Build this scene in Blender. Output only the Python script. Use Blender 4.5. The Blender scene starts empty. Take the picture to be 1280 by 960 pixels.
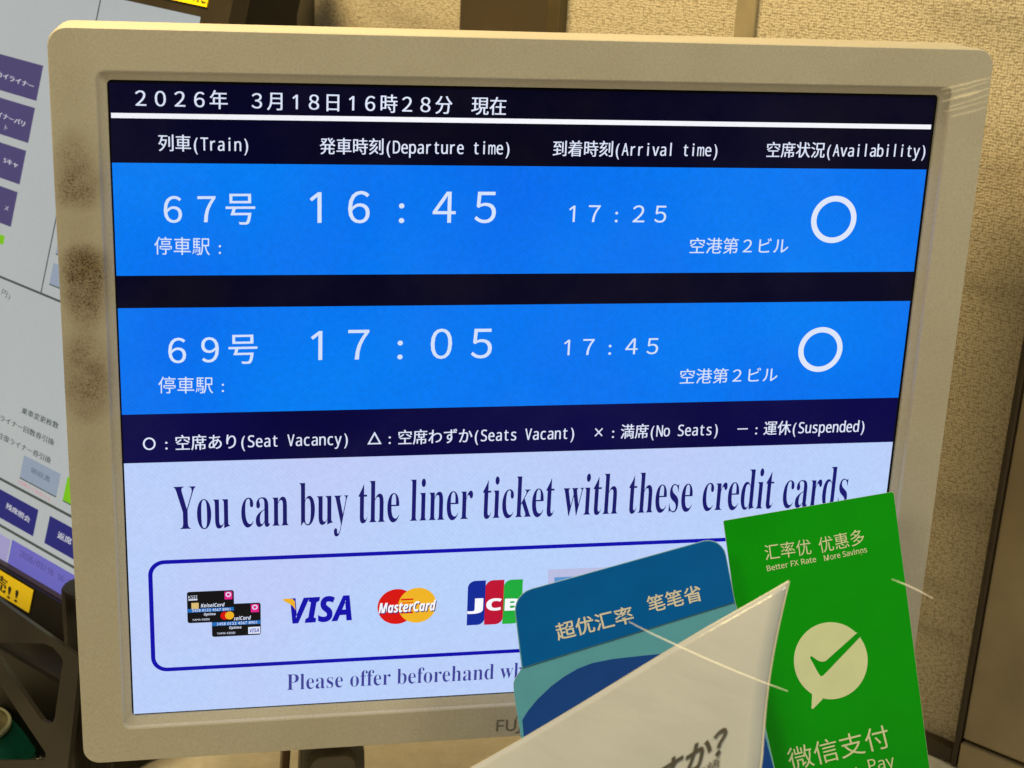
import bpy, bmesh, math, random
from mathutils import Vector, Matrix, noise

random.seed(4)
S = bpy.context.scene
COL = S.collection

# ------------------------------------------------------------------ camera, world, lamps, exposure
F = 1900.0                                             # focal length in photo pixels (1280 wide)
def rodrigues(w):
    w = Vector(w); return Matrix.Rotation(w.length, 3, w.normalized())
R = rodrigues((0.310275575, -0.192875534, 0.0108358157))     # monitor axes seen from the lens
T = Vector((8.44662614, 11.9989873, 719.937135)) / 1000.0
TILT = Matrix.Rotation(math.radians(-2.4), 3, 'X')     # the monitor leans back a little
SWAP = Matrix(((1, 0, 0), (0, 0, 1), (0, -1, 0)))
M = TILT @ SWAP @ R.transposed()                       # lens axes (right, down, forward) -> world
EYE = M @ (-T)
cam = bpy.data.cameras.new('camera'); cam_ob = bpy.data.objects.new('camera', cam); COL.objects.link(cam_ob)
m4 = Matrix.Identity(4)
for i in range(3):
    m4[i][0], m4[i][1], m4[i][2], m4[i][3] = M[i][0], -M[i][1], -M[i][2], EYE[i]
cam_ob.matrix_world = m4
cam.sensor_width = 36; cam.lens = F / 1280 * 36; cam.clip_start = .01; cam.clip_end = 100
cam.dof.use_dof = True; cam.dof.focus_distance = .71; cam.dof.aperture_fstop = 20
S.camera = cam_ob

world = bpy.data.worlds.new('World'); S.world = world; world.use_nodes = True
wn = world.node_tree.nodes; wl = world.node_tree.links
bg = wn['Background']; bg.inputs['Strength'].default_value = .31
tc = wn.new('ShaderNodeTexCoord'); nz = wn.new('ShaderNodeTexNoise'); rp = wn.new('ShaderNodeValToRGB')
nz.inputs['Scale'].default_value = 3.2; nz.inputs['Detail'].default_value = 3
rp.color_ramp.elements[0].position = .38; rp.color_ramp.elements[0].color = (.03, .027, .02, 1)
rp.color_ramp.elements[1].position = .64; rp.color_ramp.elements[1].color = (1.25, 1.08, .76, 1)
wl.new(tc.outputs['Generated'], nz.inputs['Vector']); wl.new(nz.outputs['Fac'], rp.inputs['Fac'])
wl.new(rp.outputs['Color'], bg.inputs['Color'])

def area(name, loc, target, sx, sy, power, col):
    l = bpy.data.lights.new(name, 'AREA'); l.shape = 'RECTANGLE'; l.size = sx; l.size_y = sy
    l.energy = power; l.color = col
    o = bpy.data.objects.new(name, l); COL.objects.link(o); o.location = loc
    o.rotation_euler = (Vector(target) - Vector(loc)).to_track_quat('-Z', 'Y').to_euler()
    return o
area('ceiling_lamp', (-.34, .09, .66), (-.05, .16, 0), .36, .20, 7.5, (1.0, .74, .36))
area('front_lamp', (-.75, -.80, .78), (.1, -.05, -.1), .30, .30, 3.6, (1.0, .90, .58))
area('side_fill', (.58, -.42, .72), (.12, -.05, .05), .26, .26, 3.7, (1.0, .91, .62))  # added fill that brightens the bezel's right side and only grazes the wall
S.view_settings.view_transform = 'Standard'; S.view_settings.look = 'None'
S.view_settings.exposure = 0; S.view_settings.gamma = 1

# ------------------------------------------------------------------ geometry helpers
def ray(px, py): return M @ Vector(((px - 640) / F, (py - 480) / F, 1.0))
def at_depth(px, py, d): return EYE + ray(px, py) * d
def hit(px, py, p0, n):
    d = ray(px, py); return EYE + d * ((p0 - EYE).dot(n) / d.dot(n))
def lin(r, g, b, k=1.0):
    f = lambda c: (c / 255 / 12.92) if c / 255 <= .04045 else ((c / 255 + .055) / 1.055) ** 2.4
    return (f(r) * k, f(g) * k, f(b) * k, 1)

def tag(o, label, cat, group=None):
    o['label'] = label; o['category'] = cat
    if group: o['group'] = group
    return o
def thing(name, loc, label, cat, group=None):
    o = bpy.data.objects.new(name, None); COL.objects.link(o); o.location = loc; o.empty_display_size = .02
    return tag(o, label, cat, group)
def root_loc(o):
    while o.parent: o = o.parent
    return Vector(o.location)
def obj(name, verts, faces, mat, parent=None, smooth=False, loc=None):
    base = root_loc(parent) if parent else (Vector(loc) if loc else Vector((0, 0, 0)))
    me = bpy.data.meshes.new(name); me.from_pydata([Vector(v) - base for v in verts], [], faces)
    bm = bmesh.new(); bm.from_mesh(me); bmesh.ops.recalc_face_normals(bm, faces=bm.faces); bm.to_mesh(me); bm.free()
    me.materials.append(mat)
    if smooth:
        for p in me.polygons: p.use_smooth = True
    o = bpy.data.objects.new(name, me); COL.objects.link(o)
    if parent: o.parent = parent
    else: o.location = base
    return o
def bevel(o, w, seg=2):
    b = o.modifiers.new('bevel', 'BEVEL'); b.width = w; b.segments = seg; b.limit_method = 'ANGLE'; b.angle_limit = math.radians(40)
    return o

class Sheet:
    """A flat board: origin, right and up directions and outward normal, all in metres."""
    def __init__(s, o, u, v):
        s.o = Vector(o); s.u = Vector(u).normalized(); s.v = Vector(v).normalized(); s.n = s.u.cross(s.v)
    def px(s, x, y):
        p = hit(x, y, s.o, s.n) - s.o; return (p.dot(s.u), p.dot(s.v))
    def w(s, a, b, off=0.0): return s.o + s.u * a + s.v * b + s.n * off
    def poly(s, name, pts, off, mat, parent):
        return obj(name, [s.w(a, b, off) for a, b in pts], [tuple(range(len(pts)))], mat, parent)
    def pxpoly(s, name, pts, off, mat, parent): return s.poly(name, [s.px(*p) for p in pts], off, mat, parent)
    def rect(s, name, a0, b0, a1, b1, off, mat, parent):
        return s.poly(name, [(a0, b0), (a1, b0), (a1, b1), (a0, b1)], off, mat, parent)
    def line(s, name, p, q, width, off, mat, parent):
        a = Vector(s.px(*p)); b = Vector(s.px(*q)); d = (b - a).normalized(); k = Vector((-d.y, d.x)) * width / 2
        return s.poly(name, [tuple(a + k), tuple(a - k), tuple(b - k), tuple(b + k)], off, mat, parent)
    def shape(s, name, loops, off, thick, mat, parent=None, loc=None):
        """Filled outline with holes, extruded to a thickness."""
        c = bpy.data.curves.new('outline', 'CURVE'); c.dimensions = '2D'; c.fill_mode = 'BOTH'; c.extrude = thick / 2
        for lp in loops:
            sp = c.splines.new('POLY'); sp.points.add(len(lp) - 1); sp.use_cyclic_u = True
            for p, q in zip(sp.points, lp): p.co = (q[0] * 100, q[1] * 100, 0, 1)
        c.extrude = thick * 50
        t = bpy.data.objects.new('t', c); COL.objects.link(t)
        me = bpy.data.meshes.new_from_object(t.evaluated_get(bpy.context.evaluated_depsgraph_get()))
        vs = [s.w(v.co.x / 100, v.co.y / 100, off + v.co.z / 100) for v in me.vertices]
        fs = [tuple(p.vertices) for p in me.polygons]
        bpy.data.objects.remove(t); bpy.data.curves.remove(c); bpy.data.meshes.remove(me)
        return obj(name, vs, fs, mat, parent, loc=loc)

# ---- lettering: built-in font glyphs turned into flat meshes
def _cross():
    h, t = .24, .045; P = []
    for s_ in (1, -1):
        P += [(.5 - h - t * s_ * .5, .38 - h * s_ + t * .5), (.5 - h + t * s_ * .5, .38 - h * s_ - t * .5), (.5 + h + t * s_ * .5, .38 + h * s_ - t * .5), (.5 + h - t * s_ * .5, .38 + h * s_ + t * .5)]
    return P, [(0, 1, 2, 3), (4, 5, 6, 7)]
GLYPHS = {('×', 0.0): _cross()}
def glyph(s, offset=0.0):
    k = (s, offset)
    if k not in GLYPHS:
        c = bpy.data.curves.new('glyph', 'FONT'); c.body = s; c.offset = offset; c.resolution_u = 4
        o = bpy.data.objects.new('glyph', c); COL.objects.link(o)
        me = bpy.data.meshes.new_from_object(o.evaluated_get(bpy.context.evaluated_depsgraph_get()))
        GLYPHS[k] = ([(v.co.x, v.co.y) for v in me.vertices], [tuple(p.vertices) for p in me.polygons])
        bpy.data.objects.remove(o); bpy.data.curves.remove(c); bpy.data.meshes.remove(me)
    return GLYPHS[k]
def alpha(s, upper, lower, digit=None):
    r = ''
    for ch in s:
        if 'A' <= ch <= 'Z': r += chr(upper + ord(ch) - 65)
        elif 'a' <= ch <= 'z': r += chr(lower + ord(ch) - 97)
        elif digit and '0' <= ch <= '9': r += chr(digit + ord(ch) - 48)
        else: r += ch
    return r
mono = lambda s: alpha(s, 0x1D670, 0x1D68A, 0x1D7F6)
serif = lambda s: alpha(s, 0x1D400, 0x1D41A)
sans = lambda s: alpha(s, 0x1D5A0, 0x1D5BA, 0x1D7E2)
boldsans = lambda s: alpha(s, 0x1D5D4, 0x1D5EE)
bolditalic = lambda s: alpha(s, 0x1D63C, 0x1D656)
HALF = set('()abcdefghijklmnopqrstuvwxyzABCDEFGHIJKLMNOPQRSTUVWXYZ0123456789 /:')

def cells(sh, s, a0, c0, a1, c1, h, off, mat, parent, name='lettering', weight=0.0, up=None, half=True, wide=1.0):
    """Fixed-pitch lettering. c0, c1: photo positions of the middles of the cells at a0, a1 (in em)."""
    p0 = Vector(sh.px(*c0)); p1 = Vector(sh.px(*c1)); pitch = (p1 - p0) / (a1 - a0)
    upv = Vector((-pitch.y, pitch.x)).normalized() if up is None else Vector(up).normalized()
    vs, fs, x = [], [], 0.0
    for ch in s:
        hw = half and ch in HALF; w = .5 if hw else 1.0
        if ch not in ' \u3000':
            gv, gf = glyph(sans(ch) if hw else (':' if ch == '：' else '\U0001D7E3' if ch == '１' else ch))
            if gv:
                x0 = min(v[0] for v in gv); x1 = max(v[0] for v in gv)
                if hw:
                    k = min(.86, .43 / max(x1 - x0, .01)); mid = (x0 + x1) / 2
                    put = lambda g: x + w / 2 + (g[0] - mid) * k
                elif ch in '：１':
                    mid = (x0 + x1) / 2; put = lambda g: x + .5 + (g[0] - mid)
                else:
                    put = lambda g: x + .5 + (g[0] - .5) * wide
                for dx in ((0,) if not weight else (-weight, weight)):
                    b = len(vs)
                    for g in gv:
                        q = p0 + pitch * (put(g) + dx - a0) + upv * ((g[1] - .38) * h)
                        vs.append(sh.w(q.x, q.y, off))
                    fs += [tuple(i + b for i in f) for f in gf]
        x += w
    return obj(name, vs, fs, mat, parent)
def words(sh, s, left, right, h, off, mat, parent, name='lettering', offset=0.0, up=None, slant=0.0):
    """Proportional lettering whose inked extent runs from left to right (photo positions on the baseline); h = em height."""
    gv, gf = glyph(s, offset)
    p0 = Vector(sh.px(*left)); p1 = Vector(sh.px(*right))
    x0 = min(v[0] for v in gv); x1 = max(v[0] for v in gv); d = (p1 - p0) / (x1 - x0)
    upv = Vector((-d.y, d.x)).normalized() if up is None else Vector(up).normalized()
    vs = []
    for g in gv:
        q = p0 + d * (g[0] - x0 + slant * g[1]) + upv * (g[1] * h); vs.append(sh.w(q.x, q.y, off))
    return obj(name, vs, gf, mat, parent)

def ring_pts(w, h, r, n=6, cx=0, cz=0):
    pts = []
    for sx, sz, a0 in ((1, 1, 0), (-1, 1, 90), (-1, -1, 180), (1, -1, 270)):
        for k in range(n + 1):
            a = math.radians(a0 + 90 * k / n)
            pts.append((cx + sx * (w - r) + r * math.cos(a), cz + sz * (h - r) + r * math.sin(a)))
    return pts
def loft(rings, cap0=False, cap1=False):
    n = len(rings[0]); vs = [v for r in rings for v in r]; fs = []
    for i in range(len(rings) - 1):
        for k in range(n): fs.append((i * n + k, i * n + (k + 1) % n, (i + 1) * n + (k + 1) % n, (i + 1) * n + k))
    if cap0: fs.append(tuple(range(n)))
    if cap1: fs.append(tuple((len(rings) - 1) * n + k for k in range(n)))
    return vs, fs
def box(c, ax, ay, az, hx, hy, hz):
    c = Vector(c); vs = [c + ax * (hx * i) + ay * (hy * j) + az * (hz * k) for i in (-1, 1) for j in (-1, 1) for k in (-1, 1)]
    return vs, [(0, 1, 3, 2), (4, 6, 7, 5), (0, 4, 5, 1), (2, 3, 7, 6), (0, 2, 6, 4), (1, 5, 7, 3)]

# ------------------------------------------------------------------ materials
def new_mat(name):
    m = bpy.data.materials.new(name); m.use_nodes = True
    return m, m.node_tree.nodes, m.node_tree.links, m.node_tree.nodes['Principled BSDF']
def plain(name, col, rough=.5, metal=0.0, spec=.5, vary=.10, scale=60, bump=0.0, coat=0.0):
    m, n, l, b = new_mat(name)
    b.inputs['Roughness'].default_value = rough; b.inputs['Metallic'].default_value = metal
    b.inputs['Specular IOR Level'].default_value = spec; b.inputs['Coat Weight'].default_value = coat
    b.inputs['Coat Roughness'].default_value = .08
    t = n.new('ShaderNodeTexCoord'); z = n.new('ShaderNodeTexNoise'); z.inputs['Scale'].default_value = scale; z.inputs['Detail'].default_value = 5
    r = n.new('ShaderNodeValToRGB'); r.color_ramp.elements[0].position = .3; r.color_ramp.elements[1].position = .7
    r.color_ramp.elements[0].color = tuple(c * (1 - vary) for c in col[:3]) + (1,)
    r.color_ramp.elements[1].color = tuple(min(1, c * (1 + vary)) for c in col[:3]) + (1,)
    l.new(t.outputs['Object'], z.inputs['Vector']); l.new(z.outputs['Fac'], r.inputs['Fac']); l.new(r.outputs['Color'], b.inputs['Base Color'])
    if bump:
        z2 = n.new('ShaderNodeTexNoise'); z2.inputs['Scale'].default_value = 1500; z2.inputs['Detail'].default_value = 3
        bp = n.new('ShaderNodeBump'); bp.inputs['Strength'].default_value = bump; bp.inputs['Distance'].default_value = .0004
        l.new(t.outputs['Object'], z2.inputs['Vector']); l.new(z2.outputs['Fac'], bp.inputs['Height']); l.new(bp.outputs['Normal'], b.inputs['Normal'])
    return m
def lit(name, col, col2=None, grain=0.035, rough=.07, spec=.08):
    """A lit patch of a display: it gives off its colour, with the fine grain of the panel, under a satin front film."""
    m, n, l, b = new_mat(name)
    b.inputs['Base Color'].default_value = (.006, .006, .007, 1); b.inputs['Roughness'].default_value = rough
    b.inputs['Specular IOR Level'].default_value = spec
    b.inputs['Emission Strength'].default_value = 1.0
    t = n.new('ShaderNodeTexCoord')
    w = n.new('ShaderNodeTexWave'); w.inputs['Scale'].default_value = 260; w.inputs['Distortion'].default_value = 1.5; w.inputs['Detail'].default_value = 2
    w.bands_direction = 'DIAGONAL'
    z = n.new('ShaderNodeTexNoise'); z.inputs['Scale'].default_value = 420; z.inputs['Detail'].default_value = 3
    z2 = n.new('ShaderNodeTexNoise'); z2.inputs['Scale'].default_value = 7; z2.inputs['Detail'].default_value = 2
    a = n.new('ShaderNodeMath'); a.operation = 'ADD'; a2 = n.new('ShaderNodeMath'); a2.operation = 'MULTIPLY'; a2.inputs[1].default_value = .22
    l.new(t.outputs['Object'], w.inputs['Vector']); l.new(t.outputs['Object'], z.inputs['Vector']); l.new(t.outputs['Object'], z2.inputs['Vector'])
    l.new(w.outputs['Fac'], a2.inputs[0]); l.new(a2.outputs[0], a.inputs[0]); l.new(z.outputs['Fac'], a.inputs[1])
    r = n.new('ShaderNodeMapRange'); r.inputs[1].default_value = .25; r.inputs[2].default_value = .95
    r.inputs[3].default_value = 1 - grain; r.inputs[4].default_value = 1 + grain
    l.new(a.outputs[0], r.inputs[0])
    mx = n.new('ShaderNodeMix'); mx.data_type = 'RGBA'
    r2 = n.new('ShaderNodeMapRange'); r2.inputs[1].default_value = .35; r2.inputs[2].default_value = .65
    l.new(z2.outputs['Fac'], r2.inputs[0]); l.new(r2.outputs[0], mx.inputs['Factor'])
    mx.inputs['A'].default_value = col; mx.inputs['B'].default_value = col2 or tuple(c * .94 for c in col[:3]) + (1,)
    z3 = n.new('ShaderNodeTexNoise'); z3.inputs['Scale'].default_value = 16; z3.inputs['Detail'].default_value = 6; z3.inputs['Roughness'].default_value = .65
    rr = n.new('ShaderNodeValToRGB'); rr.color_ramp.elements[0].position = .45; rr.color_ramp.elements[1].position = .78
    rr.color_ramp.elements[0].color = (.004, .004, .004, 1); rr.color_ramp.elements[1].color = (.012, .0115, .010, 1)
    l.new(t.outputs['Object'], z3.inputs['Vector']); l.new(z3.outputs['Fac'], rr.inputs['Fac']); l.new(rr.outputs['Color'], b.inputs['Base Color'])
    l.new(mx.outputs['Result'], b.inputs['Emission Color']); l.new(r.outputs[0], b.inputs['Emission Strength'])
    return m

# ---- beige bezel plastic with sooty finger dirt on its left side
CENTRE_BASE = Vector((0, .075, -.272))                # where the monitor's root stands
def bezel_mat():
    m, n, l, b = new_mat('beige_plastic')
    b.inputs['Roughness'].default_value = .5; b.inputs['Specular IOR Level'].default_value = .35
    t = n.new('ShaderNodeTexCoord')
    def math_(op, a, bb, clamp=False):
        k = n.new('ShaderNodeMath'); k.operation = op; k.use_clamp = clamp
        for i, q in enumerate((a, bb)):
            if isinstance(q, (int, float)): k.inputs[i].default_value = q
            else: l.new(q, k.inputs[i])
        return k.outputs[0]
    def blob(px, py, rx, up, down, soft):
        c = SCR.w(*SCR.px(px, py)) - CENTRE_BASE
        sp_ = n.new('ShaderNodeSeparateXYZ'); l.new(t.outputs['Object'], sp_.inputs[0])
        x = math_('DIVIDE', math_('SUBTRACT', sp_.outputs['X'], c.x), rx); z = math_('SUBTRACT', sp_.outputs['Z'], c.z)
        z = math_('ADD', math_('DIVIDE', math_('MAXIMUM', z, 0.0), up), math_('DIVIDE', math_('MAXIMUM', math_('MULTIPLY', z, -1.0), 0.0), down))
        d = math_('SQRT', math_('ADD', math_('MULTIPLY', x, x), math_('MULTIPLY', z, z)), 0.0)
        r = n.new('ShaderNodeMapRange'); r.interpolation_type = 'SMOOTHSTEP'; r.inputs[1].default_value = 1.0; r.inputs[2].default_value = soft
        l.new(d, r.inputs[0]); return r.outputs[0]
    fine = n.new('ShaderNodeTexNoise'); fine.inputs['Scale'].default_value = 980; fine.inputs['Detail'].default_value = 2; l.new(t.outputs['Object'], fine.inputs['Vector'])
    mid = n.new('ShaderNodeTexNoise'); mid.inputs['Scale'].default_value = 95; mid.inputs['Detail'].default_value = 4; l.new(t.outputs['Object'], mid.inputs['Vector'])
    big = n.new('ShaderNodeTexNoise'); big.inputs['Scale'].default_value = 18; big.inputs['Detail'].default_value = 5; l.new(t.outputs['Object'], big.inputs['Vector'])
    acc = None
    for args, k in (((99, 236, .0155, .040, .0145, .15), .98), ((106, 327, .0150, .0150, .046, .25), 1.2), ((109, 468, .0175, .036, .034, .15), 1.0), ((106, 420, .0170, .17, .13, .0), .42)):
        q = math_('MULTIPLY', blob(*args), k)
        acc = q if acc is None else math_('MAXIMUM', acc, q)
    acc = math_('MULTIPLY', acc, math_('ADD', math_('MULTIPLY', mid.outputs['Fac'], 1.3), .35))
    # a brown film, with dark specks where the plastic grain has caught more of it
    speck = n.new('ShaderNodeTexNoise'); speck.inputs['Scale'].default_value = 1350; speck.inputs['Detail'].default_value = 4; speck.inputs['Roughness'].default_value = .7; l.new(t.outputs['Object'], speck.inputs['Vector'])
    grip = n.new('ShaderNodeMapRange'); grip.inputs[1].default_value = .46; grip.inputs[2].default_value = .64
    l.new(speck.outputs['Fac'], grip.inputs[0])
    film = math_('MULTIPLY', acc, .62, True)
    dirt = math_('MULTIPLY', math_('MULTIPLY', acc, acc), math_('MULTIPLY', grip.outputs[0], .85), True)
    grime = n.new('ShaderNodeMapRange'); grime.inputs[1].default_value = .48; grime.inputs[2].default_value = .75; grime.inputs[4].default_value = .26
    l.new(big.outputs['Fac'], grime.inputs[0])
    c1 = n.new('ShaderNodeMix'); c1.data_type = 'RGBA'; c1.inputs['A'].default_value = (.51, .48, .405, 1); c1.inputs['B'].default_value = (.35, .30, .21, 1)
    l.new(grime.outputs[0], c1.inputs['Factor'])
    sp = n.new('ShaderNodeMapRange'); sp.inputs[1].default_value = .3; sp.inputs[2].default_value = .7; sp.inputs[3].default_value = .93; sp.inputs[4].default_value = 1.07
    l.new(fine.outputs['Fac'], sp.inputs[0])
    c2 = n.new('ShaderNodeMix'); c2.data_type = 'RGBA'; c2.blend_type = 'MULTIPLY'; c2.inputs['Factor'].default_value = 1
    l.new(c1.outputs['Result'], c2.inputs['A']); l.new(sp.outputs[0], c2.inputs['B'])
    c4 = n.new('ShaderNodeMix'); c4.data_type = 'RGBA'; c4.inputs['B'].default_value = (.20, .145, .075, 1)
    l.new(film, c4.inputs['Factor']); l.new(c2.outputs['Result'], c4.inputs['A'])
    c3 = n.new('ShaderNodeMix'); c3.data_type = 'RGBA'; c3.inputs['B'].default_value = (.075, .053, .030, 1)
    l.new(dirt, c3.inputs['Factor']); l.new(c4.outputs['Result'], c3.inputs['A']); l.new(c3.outputs['Result'], b.inputs['Base Color'])
    bp = n.new('ShaderNodeBump'); bp.inputs['Strength'].default_value = .25; bp.inputs['Distance'].default_value = .0003
    l.new(fine.outputs['Fac'], bp.inputs['Height']); l.new(bp.outputs['Normal'], b.inputs['Normal'])
    return m

SCR = Sheet((0, 0, 0), TILT @ Vector((1, 0, 0)), TILT @ Vector((0, 0, 1)))   # the plane of the display

# ------------------------------------------------------------------ setting: counter and wall
COUNTER_Z = -.272
WD = Vector((.64219619, -.76628483, 0)).normalized()      # along the wall, towards its near right end
WN = Vector((-WD.y, WD.x, 0)); WN = WN if WN.dot(EYE) > 0 else -WN
if WN.dot(EYE - Vector((.29, .096, 0))) < 0: WN = -WN
W0 = at_depth(1250, 400, .860); W0 = Vector((W0.x, W0.y, 0))
WALL = Sheet(W0, WD, (0, 0, 1))
def wall_mat():
    m, n, l, b = new_mat('woven_wallpaper')
    b.inputs['Roughness'].default_value = .75; b.inputs['Specular IOR Level'].default_value = .2
    t = n.new('ShaderNodeTexCoord'); mp = n.new('ShaderNodeMapping')
    ang = math.atan2(WD.y, WD.x); mp.vector_type = 'TEXTURE'; mp.inputs['Rotation'].default_value = (0, 0, ang)
    l.new(t.outputs['Object'], mp.inputs['Vector'])
    wob = n.new('ShaderNodeTexNoise'); wob.inputs['Scale'].default_value = 240; wob.inputs['Detail'].default_value = 3
    l.new(mp.outputs['Vector'], wob.inputs['Vector'])
    sc = n.new('ShaderNodeVectorMath'); sc.operation = 'MULTIPLY_ADD'; sc.inputs[1].default_value = (.0026,) * 3
    l.new(wob.outputs['Color'], sc.inputs[0]); l.new(mp.outputs['Vector'], sc.inputs[2])
    def wave(d, s):
        w = n.new('ShaderNodeTexWave'); w.wave_type = 'BANDS'; w.bands_direction = d; w.inputs['Scale'].default_value = s
        w.inputs['Distortion'].default_value = .0; l.new(sc.outputs[0], w.inputs['Vector']); return w
    wz = wave('Z', 190); wx = wave('X', 200)
    vo = n.new('ShaderNodeTexVoronoi'); vo.feature = 'SMOOTH_F1'; vo.inputs['Scale'].default_value = 1.0; vo.inputs['Smoothness'].default_value = .4
    m2 = n.new('ShaderNodeMapping'); m2.inputs['Scale'].default_value = (520, 520, 680); l.new(sc.outputs[0], m2.inputs['Vector']); l.new(m2.outputs['Vector'], vo.inputs['Vector'])
    def mth(op, a, c, cl=False):
        k = n.new('ShaderNodeMath'); k.operation = op; k.use_clamp = cl
        for i, q in enumerate((a, c)):
            if isinstance(q, (int, float)): k.inputs[i].default_value = q
            else: l.new(q, k.inputs[i])
        return k.outputs[0]
    hgt = mth('ADD', mth('MULTIPLY', wz.outputs['Fac'], .22), mth('MULTIPLY', wx.outputs['Fac'], .24))
    hgt = mth('ADD', hgt, mth('MULTIPLY', mth('SUBTRACT', .95, vo.outputs['Distance']), .95))
    r = n.new('ShaderNodeValToRGB'); e = r.color_ramp.elements
    e[0].position = .34; e[0].color = (.38, .325, .215, 1); e[1].position = .80; e[1].color = (.65, .585, .44, 1)
    l.new(hgt, r.inputs['Fac'])
    # grey soot rubbed along the seam and the top of the monitor
    soot = n.new('ShaderNodeTexNoise'); soot.inputs['Scale'].default_value = 14; soot.inputs['Detail'].default_value = 6
    m3 = n.new('ShaderNodeMapping'); m3.inputs['Scale'].default_value = (.5, .5, 1.6); l.new(mp.outputs['Vector'], m3.inputs['Vector']); l.new(m3.outputs['Vector'], soot.inputs['Vector'])
    sr = n.new('ShaderNodeMapRange'); sr.inputs[1].default_value = .52; sr.inputs[2].default_value = .72; sr.inputs[4].default_value = .5
    l.new(soot.outputs['Fac'], sr.inputs[0])
    cm = n.new('ShaderNodeMix'); cm.data_type = 'RGBA'; cm.inputs['B'].default_value = (.16, .13, .085, 1)
    l.new(sr.outputs[0], cm.inputs['Factor']); l.new(r.outputs['Color'], cm.inputs['A']); l.new(cm.outputs['Result'], b.inputs['Base Color'])
    bp = n.new('ShaderNodeBump'); bp.inputs['Strength'].default_value = .5; bp.inputs['Distance'].default_value = .0011
    l.new(hgt, bp.inputs['Height']); l.new(bp.outputs['Normal'], b.inputs['Normal'])
    return m
wv, wf = box(WALL.w(-.55, .25, -.03), WD, WN, Vector((0, 0, 1)), .75, .0298, .55)
wall = obj('wall', wv, wf, wall_mat()); wall['kind'] = 'structure'

def counter_mat():
    m, n, l, b = new_mat('scuffed_steel')
    b.inputs['Metallic'].default_value = .25
    t = n.new('ShaderNodeTexCoord'); z = n.new('ShaderNodeTexNoise'); z.inputs['Scale'].default_value = 130; z.inputs['Detail'].default_value = 9; z.inputs['Roughness'].default_value = .7
    l.new(t.outputs['Object'], z.inputs['Vector'])
    mp = n.new('ShaderNodeMapping'); mp.inputs['Scale'].default_value = (60, 700, 60); mp.inputs['Rotation'].default_value = (0, 0, .9)
    z2 = n.new('ShaderNodeTexNoise'); z2.inputs['Scale'].default_value = 1; z2.inputs['Detail'].default_value = 4
    l.new(t.outputs['Object'], mp.inputs['Vector']); l.new(mp.outputs['Vector'], z2.inputs['Vector'])
    ad = n.new('ShaderNodeMath'); ad.operation = 'MULTIPLY_ADD'; ad.inputs[1].default_value = .10; l.new(z2.outputs['Fac'], ad.inputs[0]); l.new(z.outputs['Fac'], ad.inputs[2])
    r = n.new('ShaderNodeMapRange'); r.inputs[1].default_value = .45; r.inputs[2].default_value = .85; r.inputs[3].default_value = .3; r.inputs[4].default_value = .55
    l.new(ad.outputs[0], r.inputs[0]); l.new(r.outputs[0], b.inputs['Roughness'])
    q = n.new('ShaderNodeValToRGB'); q.color_ramp.elements[0].color = (.66, .63, .53, 1); q.color_ramp.elements[1].color = (.80, .77, .68, 1)
    q.color_ramp.elements[0].position = .35; q.color_ramp.elements[1].position = .75
    l.new(ad.outputs[0], q.inputs['Fac']); l.new(q.outputs['Color'], b.inputs['Base Color'])
    return m
cv, cf = box((0, .2, COUNTER_Z - .02), Vector((1, 0, 0)), Vector((0, 1, 0)), Vector((0, 0, 1)), .9, .9, .02)
ct = obj('counter', cv, cf, counter_mat()); ct['kind'] = 'structure'

# ---- fittings on the wall
M_bronze = plain('bronze_metal', (.46, .38, .25, 1), .34, .75, vary=.2, scale=14)
M_dark_glass = plain('smoked_panel', (.075, .058, .035, 1), .3, 0, vary=.3, scale=9, coat=.3)
M_trim = plain('grey_trim', (.33, .28, .17, 1), .5, 0, vary=.2, scale=50)
M_dark_trim = plain('dark_trim', (.05, .035, .02, 1), .5)
Z = Vector((0, 0, 1))
def wall_board(name, a0, a1, b0, b1, thick, mat, parent=None, loc=None, off=.0):
    v, f = box(WALL.w((a0 + a1) / 2, (b0 + b1) / 2, off + thick / 2), WD, WN, Z, (a1 - a0) / 2, thick / 2, (b1 - b0) / 2)
    return bevel(obj(name, v, f, mat, parent, loc=loc), .0008)
aP = WALL.px(1273, 500)[0]
post = thing('door_post', WALL.w(aP + .1, COUNTER_Z), 'bronze metal post standing at the right end of the wallpapered wall', 'post')
wall_board('cover_plate', aP + .004, aP + .26, COUNTER_Z + .02, .75, .007, M_bronze, post)
wall_board('edge_strip', aP, aP + .0036, COUNTER_Z + .001, .75, .010, M_dark_trim, post)
wall_board('foot_plate', aP + .0045, aP + .26, COUNTER_Z + .001, COUNTER_Z + .0185, .010, M_bronze, post)
a0 = WALL.px(579, 20)[0]; a1 = WALL.px(693, 20)[0]; a2 = WALL.px(709, 20)[0]
pan = thing('wall_panel', WALL.w((a0 + a1) / 2, COUNTER_Z), 'dark brown smoked panel set in the wallpapered wall above the monitor', 'panel')
wall_board('pane', a0, a1, COUNTER_Z + .03, .75, .004, M_dark_glass, pan)
wall_board('frame', a1 + .0004, a2, COUNTER_Z + .03, .75, .009, plain('brown_strip', (.10, .075, .035, 1), .45, .2), pan)
a0 = WALL.px(922, 20)[0]; a1 = WALL.px(947, 20)[0]
tag(wall_board('joint_strip', a0, a1, COUNTER_Z + .03, .75, .003, M_trim, loc=WALL.w(a0, COUNTER_Z + .03)),
    'narrow grey-beige strip covering the seam of the wallpaper above the monitor', 'trim strip')
a0 = WALL.px(1100, 944)[0]
tag(wall_board('skirting', -.9, aP - .0006, COUNTER_Z + .0005, COUNTER_Z + .011, .008, M_dark_trim, loc=WALL.w(a0, COUNTER_Z)),
    'thin dark brown skirting strip along the foot of the wallpapered wall', 'skirting')

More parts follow.
